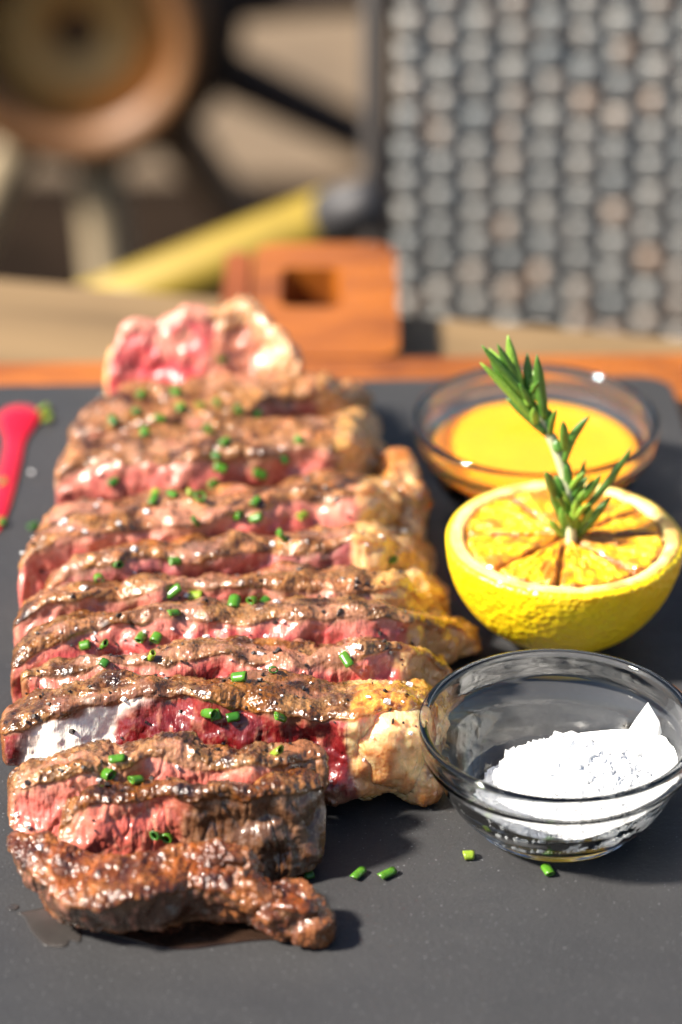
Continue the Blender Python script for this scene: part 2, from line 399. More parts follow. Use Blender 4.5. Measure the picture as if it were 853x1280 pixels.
# ------------------------------------------------------------------ steak slices
SL = [  # front-top edge of each slice (x, y, z), lean in degrees, thickness factor, pixel column where its fat begins
 dict(label='front end slice with dark glazed crust and a thin tail', lean=-11, n=4,
      pts=[(6, 1062, .0125), (50, 1100, .0130), (100, 1130, .0130), (180, 1128, .0135), (248, 1106, .0145), (300, 1110, .0135), (350, 1138, .0105), (397, 1152, .008)], lift=[(0, .0085), (.08, .0075), (.30, 0), (1, 0)],
      wv=[.006, .013, .017, .0165, .014, .010, .0095, .009], style='end'),
 dict(label='slice behind the glazed end slice, cut face half pink and half brown', lean=15, wf=.55, style='brown',
      pts=[(76, 1022, .017), (125, 1000, .0215), (200, 990, .0235), (290, 995, .024), (360, 976, .025), (404, 970, .024)]),
 dict(label='slice with pale pink streaky cut face and a small crusty tip', lean=21, wf=.58, lift=[(0, .009), (.06, .006), (.14, 0), (1, 0)], style='salmon', fatx=352, fatpal='crisp',
      pts=[(6, 990, .018), (45, 965, .0225), (116, 954, .0245), (200, 938, .0265), (270, 947, .026), (340, 943, .0265), (400, 932, .025)]),
 dict(label='slice with a bright white fat patch beside its dark red cut face', lean=14, wf=.95, lift=[(0, .010), (.05, .008), (.12, 0), (1, 0)], style='red', fatx=440, fatpal='white',
      pts=[(0, 914, .020), (50, 886, .025), (150, 864, .0285), (230, 868, .0285), (330, 874, .029), (400, 884, .028), (446, 890, .0275), (490, 884, .0265), (530, 892, .022), (552, 912, .013)]),
 dict(label='slice with an even pink band, behind the white fat chunk', lean=24, wf=1, style='pink', fatx=497, fatpal='amber',
      pts=[(25, 838, .024), (120, 822, .0285), (230, 814, .029), (330, 808, .0295), (430, 808, .029), (495, 811, .027), (530, 816, .022), (562, 832, .013)]),
 dict(label='sixth slice from the glazed end, with plump pink lobes towards its fat end', lean=24, wf=1, style='pink', fatx=508, fatpal='amber',
      pts=[(14, 814, .024), (85, 780, .029), (170, 770, .0295), (260, 766, .03), (360, 764, .03), (450, 756, .0305), (505, 770, .028), (540, 774, .021), (575, 786, .014), (602, 802, .008)]),
 dict(label='seventh slice from the glazed end, narrow and peppery', lean=21, wf=1, style='pale', fatx=474, fatpal='gold',
      pts=[(16, 778, .024), (60, 748, .029), (120, 735, .0305), (220, 732, .0295), (350, 723, .0305), (430, 725, .03), (474, 731, .028), (505, 729, .026), (535, 738, .018), (562, 754, .010)]),
 dict(label='eighth slice from the glazed end, with mauve pink cut face', lean=21, wf=1, style='mauve', fatx=440, fatpal='gold',
      pts=[(56, 726, .024), (110, 704, .029), (180, 694, .0295), (260, 684, .0305), (350, 678, .03), (430, 673, .0305), (475, 674, .029), (510, 684, .022), (542, 704, .012)]),
 dict(label='slice with a big bulging pink end over the bare slate', lean=19, wf=1, style='pinkbulge', fatx=452, fatpal='gold',
      pts=[(20, 708, .026), (50, 672, .030), (110, 652, .032), (200, 645, .031), (300, 629, .0315), (380, 618, .031), (430, 620, .031), (460, 618, .030), (492, 618, .025), (527, 632, .014)]),
 dict(label='broad tan slice strewn with many chives', lean=9, style='pale', fatx=420, fatpal='gold',
      pts=[(66, 592, .025), (105, 571, .029), (180, 573, .03), (270, 567, .0305), (360, 559, .03), (420, 558, .0295), (447, 558, .027), (466, 562, .020), (478, 572, .012)]),
 dict(label='tan slice next to the raised rear end piece', lean=7, style='pale', fatx=395, fatpal='gold',
      pts=[(88, 548, .024), (150, 526, .028), (230, 519, .029), (310, 503, .0305), (350, 486, .0305), (395, 484, .029), (415, 486, .027), (440, 498, .020), (462, 514, .012)]),
 dict(label='raised rear end piece with bright pink face and pale fat', lean=30, w=.016, style='rear', fatx=268, fatpal='rearfat',
      pts=[(136, 446, .032), (160, 404, .039), (200, 396, .0405), (235, 384, .043), (275, 388, .042), (310, 374, .044), (340, 402, .040), (376, 448, .033)]),
]
CR = dict(dark=(.014, .0048, .0016), mid=(.080, .027, .0065), tan=(.205, .098, .033), gold=(.20, .066, .006))
def edge_world(s):
    return np.array([at_z(*p) for p in s['pts']])
slice_objs = []
for i, s in enumerate(SL): s['E'] = edge_world(s)
def build_slice(i, s):
    E = s['E']; NS = 230 if i < 5 else 170
    P = smooth_path(E, NS); X = P[:, 0]
    # thickness
    if 'wv' in s: W = np.interp(np.linspace(0, 1, NS), np.linspace(0, 1, len(s['wv'])), s['wv'])
    elif 'w' in s: W = np.full(NS, s['w'])
    else:
        En = SL[i + 1]['E']; W = np.clip((np.interp(X, En[:, 0], En[:, 1]) - P[:, 1]) * 0.95 * s.get('wf', 1), .008, .031)
        W = np.convolve(np.pad(W, 12, 'edge'), np.ones(25) / 25, 'valid')
    th = R(s['lean']); ct, st = math.cos(th), math.sin(th)
    t = np.linspace(-1, 1, NS); n = s.get('n', 7); endf = np.clip(1 - np.abs(t) ** n, 0, 1) ** (1 / n)
    seg = .00042 if i < 6 else .00055
    Wm = float(W.mean()); Lm = float((P[:, 2].mean() - Wm * abs(st)) / ct)
    # unit rounded rectangle in (b 0..1, a 0..1)
    per = 2 * (Wm + Lm); Mn = int(per / seg); r = .0035
    q = np.linspace(0, per, Mn, endpoint=False); bb = np.zeros(Mn); aa = np.zeros(Mn)
    k1 = q < Lm; k2 = (q >= Lm) & (q < Lm + Wm); k3 = (q >= Lm + Wm) & (q < 2 * Lm + Wm); k4 = q >= 2 * Lm + Wm
    bb[k1] = 0; aa[k1] = q[k1] / Lm; bb[k2] = (q[k2] - Lm) / Wm; aa[k2] = 1
    bb[k3] = 1; aa[k3] = 1 - (q[k3] - Lm - Wm) / Lm; bb[k4] = 1 - (q[k4] - 2 * Lm - Wm) / Wm; aa[k4] = 0
    # round corners by pulling towards a superellipse
    cb, ca = (bb - .5) * 2, (aa - .5) * 2
    nrm = (np.abs(cb) ** 7.5 + np.abs(ca) ** 7.5) ** (1 / 7.5); cb /= nrm; ca /= nrm
    b2 = np.outer(endf, cb) * .5 + .5; a2 = np.outer(endf ** .6, ca) * .5 + .5
    L = (P[:, 2] - W * abs(st)) / ct
    Bv = b2 * W[:, None]; Av = a2 * L[:, None]
    # origin so that (b=0,a=L) is the edge point
    Y = P[:, 1:2] + (Bv) * ct + (Av - L[:, None]) * st
    Z = P[:, 2:3] - (Bv) * st + (Av - L[:, None]) * ct
    Xg = np.repeat(X[:, None], Mn, 1)
    if 'lift' in s:
        zl_ = np.interp(np.linspace(0, 1, NS), *zip(*s['lift']))[:, None]; Z = zl_ + Z * (1 - zl_ / np.maximum(P[:, 2:3], .001))
    G = np.stack([Xg, Y, Z], -1)
    off = np.array([0, 0, i * .37])
    # large wobble
    wob = np.stack([fbm(G + off, 48, 2), fbm(G + off + 3, 52, 2), fbm(G + off + 6, 58, 2)], -1) * np.array([0.0014, .0030, .0024]) * (.45 if s['style'] == 'rear' else 1); wob[..., 2] *= sstep(0.002, .01, G[..., 2])
    G = G + wob
    def normals(G):
        du = np.gradient(G, axis=0); dv = (np.roll(G, -1, 1) - np.roll(G, 1, 1)) / 2
        nn = np.cross(dv, du); ln = np.linalg.norm(nn, axis=-1, keepdims=True); return nn / np.maximum(ln, 1e-12)
    G[..., 1] += .0015 * fbm(G + off + 70, 110, 2); G[..., 2] += .0014 * fbm(G + off + 80, 100, 2) * sstep(.004, .012, G[..., 2])
    nn = normals(G)
    ctr = G.mean(1, keepdims=True)
    if ((G - ctr) * nn).sum(-1).mean() < 0: nn = -nn
    dtop = (1 - a2) * L[:, None] * 1000            # mm below the top crust
    dbot = a2 * L[:, None] * 1000
    dend = np.minimum(1 + t, 1 - t)[:, None] * .5 * (X[-1] - X[0]) * 1000 + 0 * a2
    # wavy crust boundary
    nz = fbm(G + off, 160, 3); nz2 = fbm(G + off + 5, 600, 3)
    lowf = fbm(G + off + 40, 60, 2)
    edge = 1.2 + 1.6 * nz + 2.6 * lowf + .5 * nz2
    isface = sstep(.93, .985, np.abs(cb))[None, :] + 0 * a2
    d = np.minimum(dtop + (1 - isface) * -6, dbot)
    crust = 1 - sstep(edge - 1.0, edge + .6, d)
    bare = sstep(.16, .34, fbm((G + off + 60) * np.array([.5, 1, 1]), 95, 3)) * (0 if s['style'] in ('end', 'brown') else 1)   # patches where the sear has torn away
    crust = crust * (1 - .6 * bare)
    # relief
    lumps = fbm(G + off, 190, 3); fine = fbm(G + off, 900, 3)
    cell = np.abs(fbm(G + off, 420, 2))
    fib = fbm((G + off) * np.array([1.0, .35, .30]), 520, 3)      # streaks running down the cut face
    grooves = np.abs(fbm((G + off) * np.array([1, .5, .4]), 130, 2))
    disp = .0007 * lumps + crust * (.00034 * fine + .0005 * cell) + (1 - crust) * (.00020 * fib + .00010 * fbm((G + off) * np.array([1.0, .3, .25]), 1400, 2) - .00045 * sstep(.10, 0, grooves)) + crust * .0004
    if s['style'] == 'red':
        sx_ = (X[:, None] - X[0]) / (.5 * (X[-1] - X[0])) + 0 * a2; fm = sstep(.16, .22, sx_) * (1 - sstep(.52, .6, sx_)) * isface; disp = disp * (1 - fm) + fm * .0006 * lumps
    disp *= sstep(0, .004, G[..., 2]) * .9 + .1
    tw = sstep(0, .06, 1 - np.abs(t))[:, None]
    G = G + nn * (disp * (0.3 + .7 * tw))[..., None]
    G[..., 2] = np.maximum(G[..., 2], .0004)
    # ---- colours
    st_ = s['style']
    m1 = fbm(G + off + 3, 120, 4, .55); m2 = fbm(G + off + 9, 55, 3); m3 = fbm(G + off + 1, 700, 3, .6)
    dark, midc, tan, gold = (np.array(CR[k]) for k in ('dark', 'mid', 'tan', 'gold'))
    cc = mix3(np.broadcast_to(midc, G.shape).copy(), tan, sstep(-.05, .45, m1 + .35 * m3 + (.22 if st_ in ('pale', 'mauve', 'pink', 'pinkbulge', 'salmon') else -.02)))
    cc = mix3(cc, dark, sstep(.08, .45, -m1 * .8 + m2 * .5 - (.05 if st_ in ('pale',) else 0)) * .85)
    cc = mix3(cc, gold, sstep(.1, .4, m2 + .3 * m3 + (.15 if st_ in ('end', 'brown', 'red') else -.1)) * .6)
    if st_ in ('pale', 'pinkbulge', 'mauve', 'pink', 'salmon'):
        cc = mix3(cc, (.27, .12, .056), sstep(.05, .4, fbm(G + off + 31, 120, 3)) * .7)
    strk = fbm((G + off + 11) * np.array([1, .28, .5]), 640, 3); cc = mix3(cc, cc * .45, sstep(.05, .45, strk) * .7); cc = mix3(cc, np.minimum(cc * 1.75 + np.array((.012, .006, .001)), .6), sstep(.05, .5, -strk) * .6)
    if st_ == 'end': cc = cc * np.array((.95, .66, .42))
    if st_ == 'brown': cc = cc * np.array((.85, .75, .66))
    if st_ in ('pale', 'pinkbulge', 'mauve'): cc = np.minimum(cc * np.array((1.15, 1.06, .95)), .6)
    # cut face: grey-brown rim to pink to red
    u = np.clip(d - edge, 0, 30)
    pal = dict(end=((.11, .048, .02), (.07, .028, .013), (.06, .022, .011)), brown=((.25, .115, .06), (.47, .13, .085), (.42, .085, .06)), salmon=((.36, .17, .10), (.50, .175, .125), (.46, .11, .085)),
               pink=((.30, .135, .08), (.46, .14, .105), (.39, .055, .05)), red=((.22, .09, .05), (.20, .022, .02), (.12, .0065, .008)),
               pale=((.30, .15, .085), (.44, .155, .11), (.39, .09, .07)), mauve=((.28, .135, .09), (.34, .10, .09), (.27, .042, .046)),
               pinkbulge=((.44, .19, .12), (.54, .185, .135), (.48, .10, .08)), rear=((.50, .21, .15), (.50, .11, .10), (.42, .042, .05)))[st_]
    jit = u + 2.2 * m2 + 1.2 * fib
    fc = mix3(np.broadcast_to(np.array(pal[0]), G.shape).copy(), pal[1], sstep(.3, 2.2, jit)); fc = mix3(fc, pal[2], sstep(2.2, 6, jit + 1.5 * m1))
    ridg = np.abs(fbm((G + off + 2) * np.array([1, .6, .5]), 170, 3))
    marb = sstep(.07, .0, ridg) * sstep(-.1, .3, m2 + .1)
    fc = mix3(fc, (.58, .30, .19), marb * (.25 if st_ == 'red' else .6))
    fc = mix3(fc, (.55, .23, .15), sstep(.25, .6, fib) * .4)
    sx = np.linspace(0, 1, NS)[:, None] + .05 * m2 + .02 * m1
    if st_ == 'brown':
        fc = mix3(fc, mix3(np.broadcast_to(np.array((.095, .040, .018)), G.shape).copy(), (.18, .088, .045), sstep(0, .4, fib + m1 * .5)), sstep(.40, .52, sx))
    if st_ == 'red':
        fc = mix3(fc, (.90, .83, .74), sstep(.065, .11, sx) * (1 - sstep(.24, .30, sx + .006 * dtop - .02)) * sstep(.3, 1.8, u + .9 * m1))
    if st_ == 'rear': fc = mix3(fc, (.56, .28, .19), sstep(.15, .45, m1 + m2 - .1) * .6); crust = crust * sstep(.1, .5, m2 + m1) * .5
    c = mix3(fc, cc, crust)
    # seared outer ends
    e_c = 1 - sstep(1.2, 3.0, dend + 1.5 * nz)
    if st_ not in ('pinkbulge', 'rear', 'pale'): c = mix3(c, mix3(cc, gold, np.full(cc.shape[:2], .4)), e_c * .8)
    al = np.clip(.25 + .75 * crust, 0, 1)
    kf = NS - 1
    if 'fatx' in s:
        xf = at_z(s['fatx'], np.interp(s['fatx'], [p[0] for p in s['pts']], [p[1] for p in s['pts']]), .026)[0]
        kf = int(np.searchsorted(X, xf))
        fp = s['fatpal']; l2 = fbm(G + off + 21, 300, 3)
        cut = dict(white=((.84, .54, .27), (.66, .29, .11)), amber=((.52, .28, .11), (.40, .17, .055)), gold=((.64, .38, .17), (.50, .24, .08)), crisp=((.24, .10, .04), (.14, .045, .015)), rearfat=((.46, .25, .12), (.42, .15, .085)))[fp]
        sear = dict(white=((.56, .26, .045), (.30, .10, .016)), amber=((.36, .15, .035), (.18, .06, .012)), gold=((.50, .27, .08), (.27, .10, .02)), crisp=((.15, .04, .009), (.045, .013, .005)), rearfat=((.50, .29, .14), (.40, .17, .06)))[fp]
        q1 = mix3(np.broadcast_to(np.array(cut[0]), G.shape).copy(), cut[1], sstep(-.15, .4, m2 + .5 * m1 + .06 * (dtop - 8)))
        q2 = mix3(np.broadcast_to(np.array(sear[0]), G.shape).copy(), sear[1], sstep(-.05, .4, l2 + .5 * m1))
        q2 = mix3(q2, cut[0], sstep(.2, .5, m2 - .3 * l2) * .6)
        fcol = mix3(q1, q2, crust)
        ft = sstep(-.0012, .0012, Xg + .0022 * fbm(G + off, 150, 3) - xf)
        c = mix3(c, fcol, ft)
        kf = max(kf - 2, 4)
    C = np.concatenate([np.clip(c, .004, .95), np.ones(c.shape[:2] + (1,))], -1); C[..., 3] = al
    loc = np.array((float(X.mean()), float(P[:, 1].mean()), 0.0))
    Gl = G - loc
    faces = grid_faces(kf + 1, Mn, True)
    me = mesh(Gl[:kf + 1].reshape(-1, 3), faces, True, C[:kf + 1].reshape(-1, 4), 'steak_slice')
    o = bpy.data.objects.new('steak_slice', me); o.location = loc; col.objects.link(o); me.materials.append(M['meat'])
    tag(o, s['label'], 'steak slice', 'slices of the carved steak')
    if kf < NS - 1:
        nn_ = NS - kf
        # the strip swells slightly, with soft folds
        faces = grid_faces(nn_, Mn, True)
        g2 = Gl[kf:] + nn[kf:] * (np.linspace(0, 1, nn_)[:, None] ** .8 * (.0014 * fbm(G[kf:] + off, 120, 2) + .0006 * sstep(0, .4, np.abs(fbm(G[kf:] + off, 260, 2)))))[..., None]
        g2[..., 2] = np.maximum(g2[..., 2], .0004)
        me = mesh(g2.reshape(-1, 3), faces, True, C[kf:].reshape(-1, 4), 'fat')
        p = bpy.data.objects.new('fat_strip', me); col.objects.link(p); p.parent = o; me.materials.append(M['meat'] if s['fatpal'] == 'crisp' else M['fat'])
    return o
for i, s in enumerate(SL): slice_objs.append(build_slice(i, s))

# fat lumps: children of the slice they belong to
def blob(cx, rad, rz=0, nu=90, nv=60, seed=0, pal='gold', power=2.6, amp=1.0, tilt=0):
    th = np.linspace(0, 2 * math.pi, nu, endpoint=False); ph = np.linspace(-math.pi / 2, math.pi / 2, nv)
    T, Pq = np.meshgrid(th, ph); e = 2 / power
    sg = lambda a: np.sign(a) * np.abs(a) ** e
    g = np.stack([sg(np.cos(Pq)) * sg(np.cos(T)), sg(np.cos(Pq)) * sg(np.sin(T)), sg(np.sin(Pq))], -1)
    nn = g / np.linalg.norm(g, axis=-1, keepdims=True)
    g = g * np.array(rad)
    c, s = math.cos(tilt), math.sin(tilt); g = np.stack([g[..., 0] * c + g[..., 2] * s, g[..., 1], -g[..., 0] * s + g[..., 2] * c], -1)
    c, s = math.cos(rz), math.sin(rz); g = np.stack([g[..., 0] * c - g[..., 1] * s, g[..., 0] * s + g[..., 1] * c, g[..., 2]], -1)
    g = g + np.array(cx); o = np.array([seed * .13, seed * .29, 0])
    l1 = fbm(g + o, 72, 2); l2 = fbm(g + o, 300, 3); l3 = fbm(g + o, 1000, 2); rd = np.abs(fbm((g + o) * np.array([1, 1, .5]), 170, 2))
    g = g + nn * (amp * (.0034 * l1 + (.0014 if pal == 'crisp' else .0006) * l2 + (.0003 if pal == 'crisp' else .00012) * l3 - .0005 * sstep(.08, 0, rd)))[..., None]
    g[..., 2] = np.maximum(g[..., 2], .0003)
    up = np.clip((g[..., 2] - cx[2]) / rad[2], -1, 1)
    cream = np.array((.76, .47, .22))
    C = np.broadcast_to(cream, g.shape).copy()
    if pal == 'white': C = np.broadcast_to(np.array((.86, .56, .27)), g.shape).copy(); C = mix3(C, (.66, .27, .095), sstep(-.12, .30, l1 + .4 * l2 - up * .40)); C = mix3(C, (.50, .20, .05), sstep(.22, .45, l2 + .4 * l1) * .5)
    elif pal == 'gold': C = mix3(C, (.52, .22, .04), sstep(-.25, .3, l1 + .3 * l2)); C = mix3(C, (.26, .08, .015), sstep(.15, .5, l2 + .3 * up) * .7)
    elif pal == 'amber': C = mix3(C, (.36, .14, .028), sstep(-.4, .2, l1 + .3 * l2)); C = mix3(C, (.16, .05, .010), sstep(.1, .45, l2 - .2 * l1) * .8)
    elif pal == 'crisp': C = np.broadcast_to(np.array((.10, .025, .006)), g.shape).copy(); C = mix3(C, (.20, .068, .02), sstep(.0, .4, l1 + .5 * l2)); C = mix3(C, (.05, .014, .006), sstep(.1, .5, -l1 + .4 * l2) * .8)
    elif pal == 'pink': C = mix3(C, (.60, .19, .14), sstep(-.3, .2, l1))
    C = mix3(C, C * .82, sstep(.1, .3, l3) * .6)
    A = np.concatenate([np.clip(C, 0, .95), np.full(C.shape[:2] + (1,), 1.0 if pal == 'crisp' else .5)], -1)
    A = A.reshape(-1, 4); v = g.reshape(-1, 3)
    return v, [tuple(reversed(q)) for q in grid_faces(nv, nu, True)], A
def fat(i, x, y, z, rad, pal='gold', **kw):
    c = at_z(x, y, z); v, f, C = blob(c, rad, pal=pal, seed=int(x + y), **kw); p = slice_objs[i]
    me = mesh(v - np.array(p.location), f, True, C, 'fat'); o = bpy.data.objects.new('fat_strip', me); col.objects.link(o)
    me.materials.append(M['meat'] if pal == 'crisp' else M['fat']); o.parent = p; return o
fat(3, 484, 934, .0150, (.0098, .0062, .0118), 'white', amp=.7, power=2.7)
fat(3, 455, 972, .0050, (.0050, .006, .0048), 'white', amp=.8)
fat(3, 515, 965, .0060, (.0070, .0080, .0060), 'amber', amp=.8)
fat(8, 507, 644, .0105, (.0048, .0190, .0105), 'gold', rz=.10, amp=1.5, power=2.8)
fat(11, 150, 480, .0120, (.0040, .0060, .0110), 'white', amp=.6)
fat(0, 276, 1088, .0120, (.0048, .0050, .0062), 'crisp', amp=.9)
fat(0, 290, 1112, .0075, (.0052, .0050, .0066), 'crisp', amp=1.0)
fat(0, 322, 1116, .0080, (.0064, .0052, .0056), 'crisp', tilt=.4, amp=1.0)
fat(0, 352, 1138, .0062, (.0058, .0050, .0054), 'crisp', tilt=.3, amp=1.0)
fat(0, 378, 1152, .0042, (.0042, .0046, .0042), 'crisp', amp=.9)

# ------------------------------------------------------------------ glass bowls
def bowl_profile(Rr, h):
    o = [(0, .0012), (.50, .0010), (.56, .0), (.60, .0006)]
    outer = [(0, .0), (.30 * Rr, 0), (.56 * Rr, 0.0), (.61 * Rr, .0006), (.64 * Rr, .0024), (.735 * Rr, .20 * h), (.82 * Rr, .38 * h), (.88 * Rr, .56 * h), (.925 * Rr, .66 * h),
             (.94 * Rr, .69 * h), (.965 * Rr, .705 * h), (.975 * Rr, .73 * h), (.985 * Rr, .85 * h), (.995 * Rr, .95 * h), (.99 * Rr, .985 * h), (.972 * Rr, h)]
    inner = [(.945 * Rr, .99 * h), (.925 * Rr, .95 * h), (.915 * Rr, .82 * h), (.90 * Rr, .74 * h), (.875 * Rr, .69 * h), (.86 * Rr, .66 * h), (.81 * Rr, .55 * h), (.73 * Rr, .37 * h),
             (.62 * Rr, .21 * h), (.50 * Rr, .13 * h), (.30 * Rr, .105 * h), (0, .10 * h)]
    return outer, inner
def refine(p, n):
    return [tuple(q) for q in smooth_path(np.array(p), n)]
def make_bowl(px, py, apx, h, label):
    c = at_z(px, py, h); D = np.linalg.norm(c - np.array([0, 0, CAM_H])); Rr = apx * D / FPX
    outer, inner = bowl_profile(Rr, h)
    prof = refine(outer + inner, 90); prof = [(max(x, 0), max(z, 0.0)) for x, z in prof]
    v, f = lathe(prof, 128)
    o = link('glass_bowl', mesh(v, f, True), M['glass']); o.location = (c[0], c[1], .0003)
    tag(o, label, 'bowl', 'small glass bowls on the slate')
    return o, c, Rr, inner
bowl_s, cs, Rs, inn_s = make_bowl(699, 902, 176, .026, 'small clear glass bowl holding coarse white salt')
bowl_y, cyk, Ry, inn_y = make_bowl(670, 522, 155, .027, 'small clear glass bowl half filled with orange egg yolk sauce')

# yolk sauce: follows the inside of the bowl
hy = .026; lvl = .66 * .027
prof = [(max(x - .00035, 0), z + .0003) for x, z in reversed(inn_y) if z <= lvl * .98]
prof += [(prof[-1][0] + .0010, lvl - .0003), (prof[-1][0] + .0004, lvl), (prof[-1][0] * .9, lvl - .0003), (prof[-1][0] * .5, lvl - .0002), (0, lvl - .0002)]
v, f = lathe(prof, 96)
o = link('yolk_sauce', mesh(v, f, True), M['yolk']); o.location = (cyk[0], cyk[1], .0003); tag(o, 'smooth orange yellow egg yolk sauce inside the glass bowl', 'sauce')

# salt heap
def crystal(sz):
    a = rng.uniform(.55, 1.35, 3) * sz
    v = np.array([(x, y, z) for z in (-1, 1) for x, y in ((-1, -1), (1, -1), (1, 1), (-1, 1))], float) * a
    v = v + rng.normal(0, sz * .22, v.shape); q = Matrix.Rotation(rng.uniform(0, 6.3), 3, Vector(rng.normal(size=3)).normalized())
    return v @ np.array(q).T, [(3, 2, 1, 0), (4, 5, 6, 7), (0, 1, 5, 4), (1, 2, 6, 5), (2, 3, 7, 6), (3, 0, 4, 7)]
def heap_h(x, y):
    r = math.hypot(x - .005, y + .001)
    return .0028 + .0135 * max(0, 1 - (r / .0232) ** 2) ** .85
V, F, nV = [], [], 0
rr_ = np.linspace(0, 1, 22); aa_ = np.linspace(0, 2 * math.pi, 64, endpoint=False)
base = []
for q in rr_:
    for a in aa_:
        x, y = .005 + q * .0225 * math.cos(a), -.001 + q * .0225 * math.sin(a); rad = math.hypot(x, y)
        zin = np.interp(rad, [p[0] for p in reversed(inn_s)], [p[1] for p in reversed(inn_s)]) + .0004
        base.append((x, y, max(heap_h(x, y) - .0009 if q < .97 else zin, zin)))
base = np.array(base); base[:, 2] += .0016 * fbm(base, 220, 3)
V.append(base); F += grid_faces(22, 64, True); nV = len(base)
under = []          # the heap's underside rests on the inside of the bowl
for q in rr_:
    for a in aa_:
        x, y = .005 + q * .0225 * math.cos(a), -.001 + q * .0225 * math.sin(a); rad = math.hypot(x, y)
        under.append((x, y, np.interp(rad, [p[0] for p in reversed(inn_s)], [p[1] for p in reversed(inn_s)]) + .00025))
V.append(np.array(under)); F += [tuple(reversed([j + nV for j in q_])) for q_ in grid_faces(22, 64, True)]; nV += len(under)
for k in range(7000):
    a, q = rng.uniform(0, 2 * math.pi), math.sqrt(rng.uniform(0, 1)) * .0236
    x, y = .005 + q * math.cos(a), -.001 + q * math.sin(a); rad = math.hypot(x, y)
    zin = np.interp(rad, [p[0] for p in reversed(inn_s)], [p[1] for p in reversed(inn_s)])
    if rad > Rs * .80 or heap_h(x, y) < zin - .0006: continue
    sz = rng.choice([.00025, .0004, .0006, .0008, .0011], p=[.30, .30, .24, .12, .04])
    v, f = crystal(sz); z = max(heap_h(x, y) + rng.uniform(-.0009, .0005), zin + sz * 1.2)
    V.append(v + np.array([x, y, z])); F += [tuple(j + nV for j in q_) for q_ in f]; nV += len(v)
for k in range(45):
    a, q = rng.uniform(0, 2 * math.pi), math.sqrt(rng.uniform(0, 1)) * .020
    x, y = .005 + q * math.cos(a), -.001 + q * math.sin(a); v, f = crystal(rng.uniform(.0008, .0015)); v = v * np.array([1, 1, .6])
    V.append(v + np.array([x, y, heap_h(x, y) + .0004])); F += [tuple(j + nV for j in q_) for q_ in f]; nV += len(v)
o = link('salt_heap', mesh(np.concatenate(V), F, False), M['salt']); o.location = (cs[0], cs[1], .0003)
tag(o, 'heap of coarse white salt crystals in the glass bowl', 'salt', kind='stuff')
# one large plate-like flake stuck in the heap and a few smaller ones
def flake(px, py, z, sz, rot, label, grp=None):
    c = at_z(px, py, z)
    out = [(-.85, -.60), (.30, -.75), (.80, -.20), (.62, .25), (.22, .90), (-.20, .35)]
    v, f = prism(np.array(out) * sz, -.07 * sz, .07 * sz, .03 * sz)
    o = link('salt_flake', mesh(v, f, False), M['flake']); o.location = c; o.rotation_euler = rot
    tag(o, label, 'salt flake', grp)
flake(803, 910, .0165, .0066, (1.0, .1, .15), 'large flat salt flake standing up from the salt heap')
flake(626, 1052, .0009, .0013, (.5, .3, .5), 'tiny white salt crystal on the slate under the salt bowl')

for x_, y_ in ((135, 487), (39, 590), (128, 497)): flake(x_, y_, .0010, .0010, (.2, .1, x_), 'white salt grain on the bare slate near the red sauce', 'salt grains near the red sauce')

# ------------------------------------------------------------------ lemon half
zl = .0285; cl = at_z(706, 671, zl); Dl = np.linalg.norm(cl - np.array([0, 0, CAM_H])); RL = 149 * Dl / FPX
lemon = empty('lemon_half', (cl[0], cl[1], 0)); tag(lemon, 'grilled half lemon standing cut face up with browned segments', 'lemon')
prof = []
for k in range(60):
    a = math.pi / 2 * k / 59
    r_ = RL * math.cos(a) ** .80 if k < 59 else 0; z_ = zl - (zl) * math.sin(a) ** 1.12
    prof.append((r_, z_))
prof = [(RL * .955, zl + .0004), (RL * .985, zl - .0001)] + prof[1:]
prof = prof[::-1]; v, f = lathe(prof, 140)
wv = fbm(v, 45, 2); rad = np.maximum(np.hypot(v[:, 0], v[:, 1]), 1e-6); k = 1 + .018 * wv + .004 * fbm(v, 200, 2)
v[:, 0] *= k; v[:, 1] *= k; v[:, 2] = np.maximum(v[:, 2], 0.0003)
child('rind', v, f, M['rind'], lemon, True)
# pith: raised ring plus membrane floor
prof = [(0, zl - .0016), (RL * .4, zl - .0014), (RL * .82, zl - .0014), (RL * .84, zl - .0003), (RL * .86, zl + .0005), (RL * .90, zl + .0008), (RL * .95, zl + .0006), (RL * .965, zl - .0002)]
prof = refine(prof, 40); v, f = lathe(prof, 200)
k = 1 + .018 * fbm(v, 45, 2); v[:, 0] *= k; v[:, 1] *= k; v[:, 2] += .0003 * fbm(v, 300, 3)
rad = np.hypot(v[:, 0], v[:, 1]) / RL
Cc = np.broadcast_to(np.array((.86, .68, .25)), v.shape).copy(); Cc = mix3(Cc, (.86, .58, .10), sstep(.89, .955, rad + .03 * fbm(v, 150, 2)))
Cc = mix3(Cc, (.58, .28, .03), sstep(.83, .76, rad)); Cc = mix3(Cc, (.45, .18, .03), sstep(.18, .5, fbm(v + 3, 130, 3)) * .7)
me = mesh(v, f, True, np.c_[np.clip(Cc, 0, 1), np.ones(len(v))]); child('pith', None, None, M['pith'], lemon, me=me)
